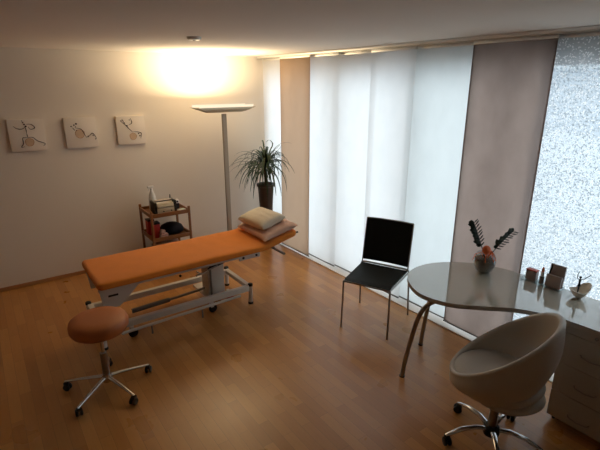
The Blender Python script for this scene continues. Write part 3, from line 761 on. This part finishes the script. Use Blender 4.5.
MB().lathe([(0, 0), (.016, 0), (.018, .004), (0, .005)], n=20).build('foot_ring', 'tedge', t)
t = thing('dancer_figurine', 'tiny black dancer figurine with raised arms standing in the white dish', 'figurine', (3.037, 1.083, TOPZ + .009))
dn = MB(); I = IR
dn.tube([V((0, 0, 0)), V((0, 0, .035)) , V((0, 0, .062))], [.0022, .0028, .004], 8)
dn.tube([V((0, 0, .055)), V((0, 0, .068)), V((0, 0, .084)), V((0, 0, .092))], [.0075, .0045, .006, .0028], 10)
dn.tube([V((0, 0, .085)), I * -.014 + V((0, 0, .095)), I * -.016 + V((0, 0, .112)), I * -.010 + V((0, 0, .128))], .0018, 6)
dn.tube([V((0, 0, .085)), I * .020 + V((0, 0, .090)), I * .040 + V((0, 0, .104)), I * .046 + V((0, 0, .110))], .0018, 6)
dn.sphere((0, 0, .099), .0062, seg=12)
dn.xf(Matrix.Scale(1.38, 4)).build('figure', 'black', t)

# ------------------------------------------------------------------ white swivel tub chair
t = thing('swivel_chair', 'off-white leather swivel tub chair with chrome base in front of the desk', 'chair', (2.237, 1.105, 0), math.radians(112))
ring = MB(); rows = []; n = 72
for k in range(n):
    ph = 2 * PI * k / n; c, s = math.cos(ph), math.sin(ph); f_ = (1 + c) / 2; b_ = 1 - f_      # f: 1 front, b: 1 back
    Tt = V((c * (.262 - .008 * b_), s * .285, .462 + .425 * b_))
    Bb = V((c * (.205 + .0 * b_), s * .222, .405 + .115 * b_ ** 1.6))
    dirv = (Tt - Bb); Lh = dirv.length; dv = dirv.normalized(); nrm = V((c, s, 0)); nrm = (nrm - dv * nrm.dot(dv)).normalized()
    th = .030; sec = []
    m_ = 8
    for q in range(m_ + 1):                                             # outer side up, bulging
        u = q / m_; sec.append(Bb + dirv * u + nrm * (th * (.55 + .30 * math.sin(PI * u)) + .022 * math.sin(PI * u)))
    for q in range(1, 6):                                              # rolled rim
        a = PI * q / 6; sec.append(Tt + nrm * th * .55 * math.cos(a) + dv * th * .7 * math.sin(a))
    for q in range(m_, -1, -1):
        u = q / m_; sec.append(Bb + dirv * u - nrm * (th * .55 - .030 * math.sin(PI * u)))
    for q in range(1, 4):
        a = PI * q / 4; sec.append(Bb - nrm * th * .55 * math.cos(a) - dv * th * .6 * math.sin(a))
    rows.append(sec)
rows.append(rows[0]); ring.grid(rows, closed_u=True); bmesh.ops.remove_doubles(ring.bm, verts=ring.bm.verts, dist=1e-5)
ring.build('tub_back', 'wleather', t, angle=80)
MB().lathe([(0, .37), (.15, .372), (.205, .395), (.236, .44), (.250, .470), (.240, .490), (.17, .497), (0, .499)], (.012, 0, .0), n=48, sx=1.0, sy=1.0).build('seat', 'wleather', t, angle=80)
pan = MB().lathe([(0, .345), (.13, .350), (.195, .368), (.215, .392), (.20, .42), (0, .42)], (-.035, 0, 0), n=40); pan.build('seat_pan', 'wleather', t, angle=80)
MB().lathe([(0, .305), (.07, .305), (.09, .335), (0, .336)], n=24).build('seat_plate', 'black', t)
MB().tube([(0, 0, .09), (0, 0, .31)], .026, 20).build('column', 'steel', t)
MB().lathe([(0, .06), (.045, .06), (.050, .08), (.048, .11), (.034, .125), (0, .125)], n=24).build('hub', 'black', t)
for k in range(5):
    a = math.radians(5 - 112) + 2 * PI * k / 5; c, s = math.cos(a), math.sin(a)
    MB().tube([(c * r, s * r, z) for r, z in ((.03, .100), (.10, .115), (.19, .105), (.262, .076), (.285, .066))], [.017, .0175, .016, .0135, .010], 12, flat=.7).build('base_arm', 'chrome', t)
    castor(t, c * .275, s * .275, a + .8 * k, r=.027)

# ------------------------------------------------------------------ light
wd = bpy.data.worlds.new('World'); sc.world = wd; wd.use_nodes = True
nt = wd.node_tree; nt.nodes.clear()
bg = nt.nodes.new('ShaderNodeBackground'); ow = nt.nodes.new('ShaderNodeOutputWorld')
bg.inputs[0].default_value = (.92, .97, 1.0, 1); bg.inputs[1].default_value = 2.2
nt.links.new(bg.outputs[0], ow.inputs[0])
ld = bpy.data.lights.new('uplight', 'AREA'); ld.shape = 'RECTANGLE'; ld.size = .34; ld.size_y = .08; ld.energy = 27; ld.color = (1.0, .80, .51); ld.spread = math.radians(165)
lo = bpy.data.objects.new('uplight', ld); COL.objects.link(lo); lo.location = (L0.x - .12, L0.y, 1.858); lo.rotation_euler = (PI, 0, 0)

# ------------------------------------------------------------------ camera
cd = bpy.data.cameras.new('camera'); cam = bpy.data.objects.new('camera', cd); COL.objects.link(cam)
cd.sensor_width = 36; cd.lens = 444 / 600 * 36; cd.clip_start = .02
cam.location = (0, 0, 2.1); cam.rotation_euler = (PI / 2 - math.radians(17.677), 0, -math.radians(35.793))
sc.camera = cam
vs = sc.view_settings; vs.view_transform = 'Standard'; vs.look = 'None'; vs.exposure = 0; vs.gamma = 1; vs.use_curve_mapping = False
sc.cycles.use_denoising = True
sc.cycles.max_bounces = 10; sc.cycles.diffuse_bounces = 6; sc.cycles.transparent_max_bounces = 16
sc.cycles.caustics_reflective = False; sc.cycles.caustics_refractive = False
sc.cycles.sample_clamp_indirect = 6
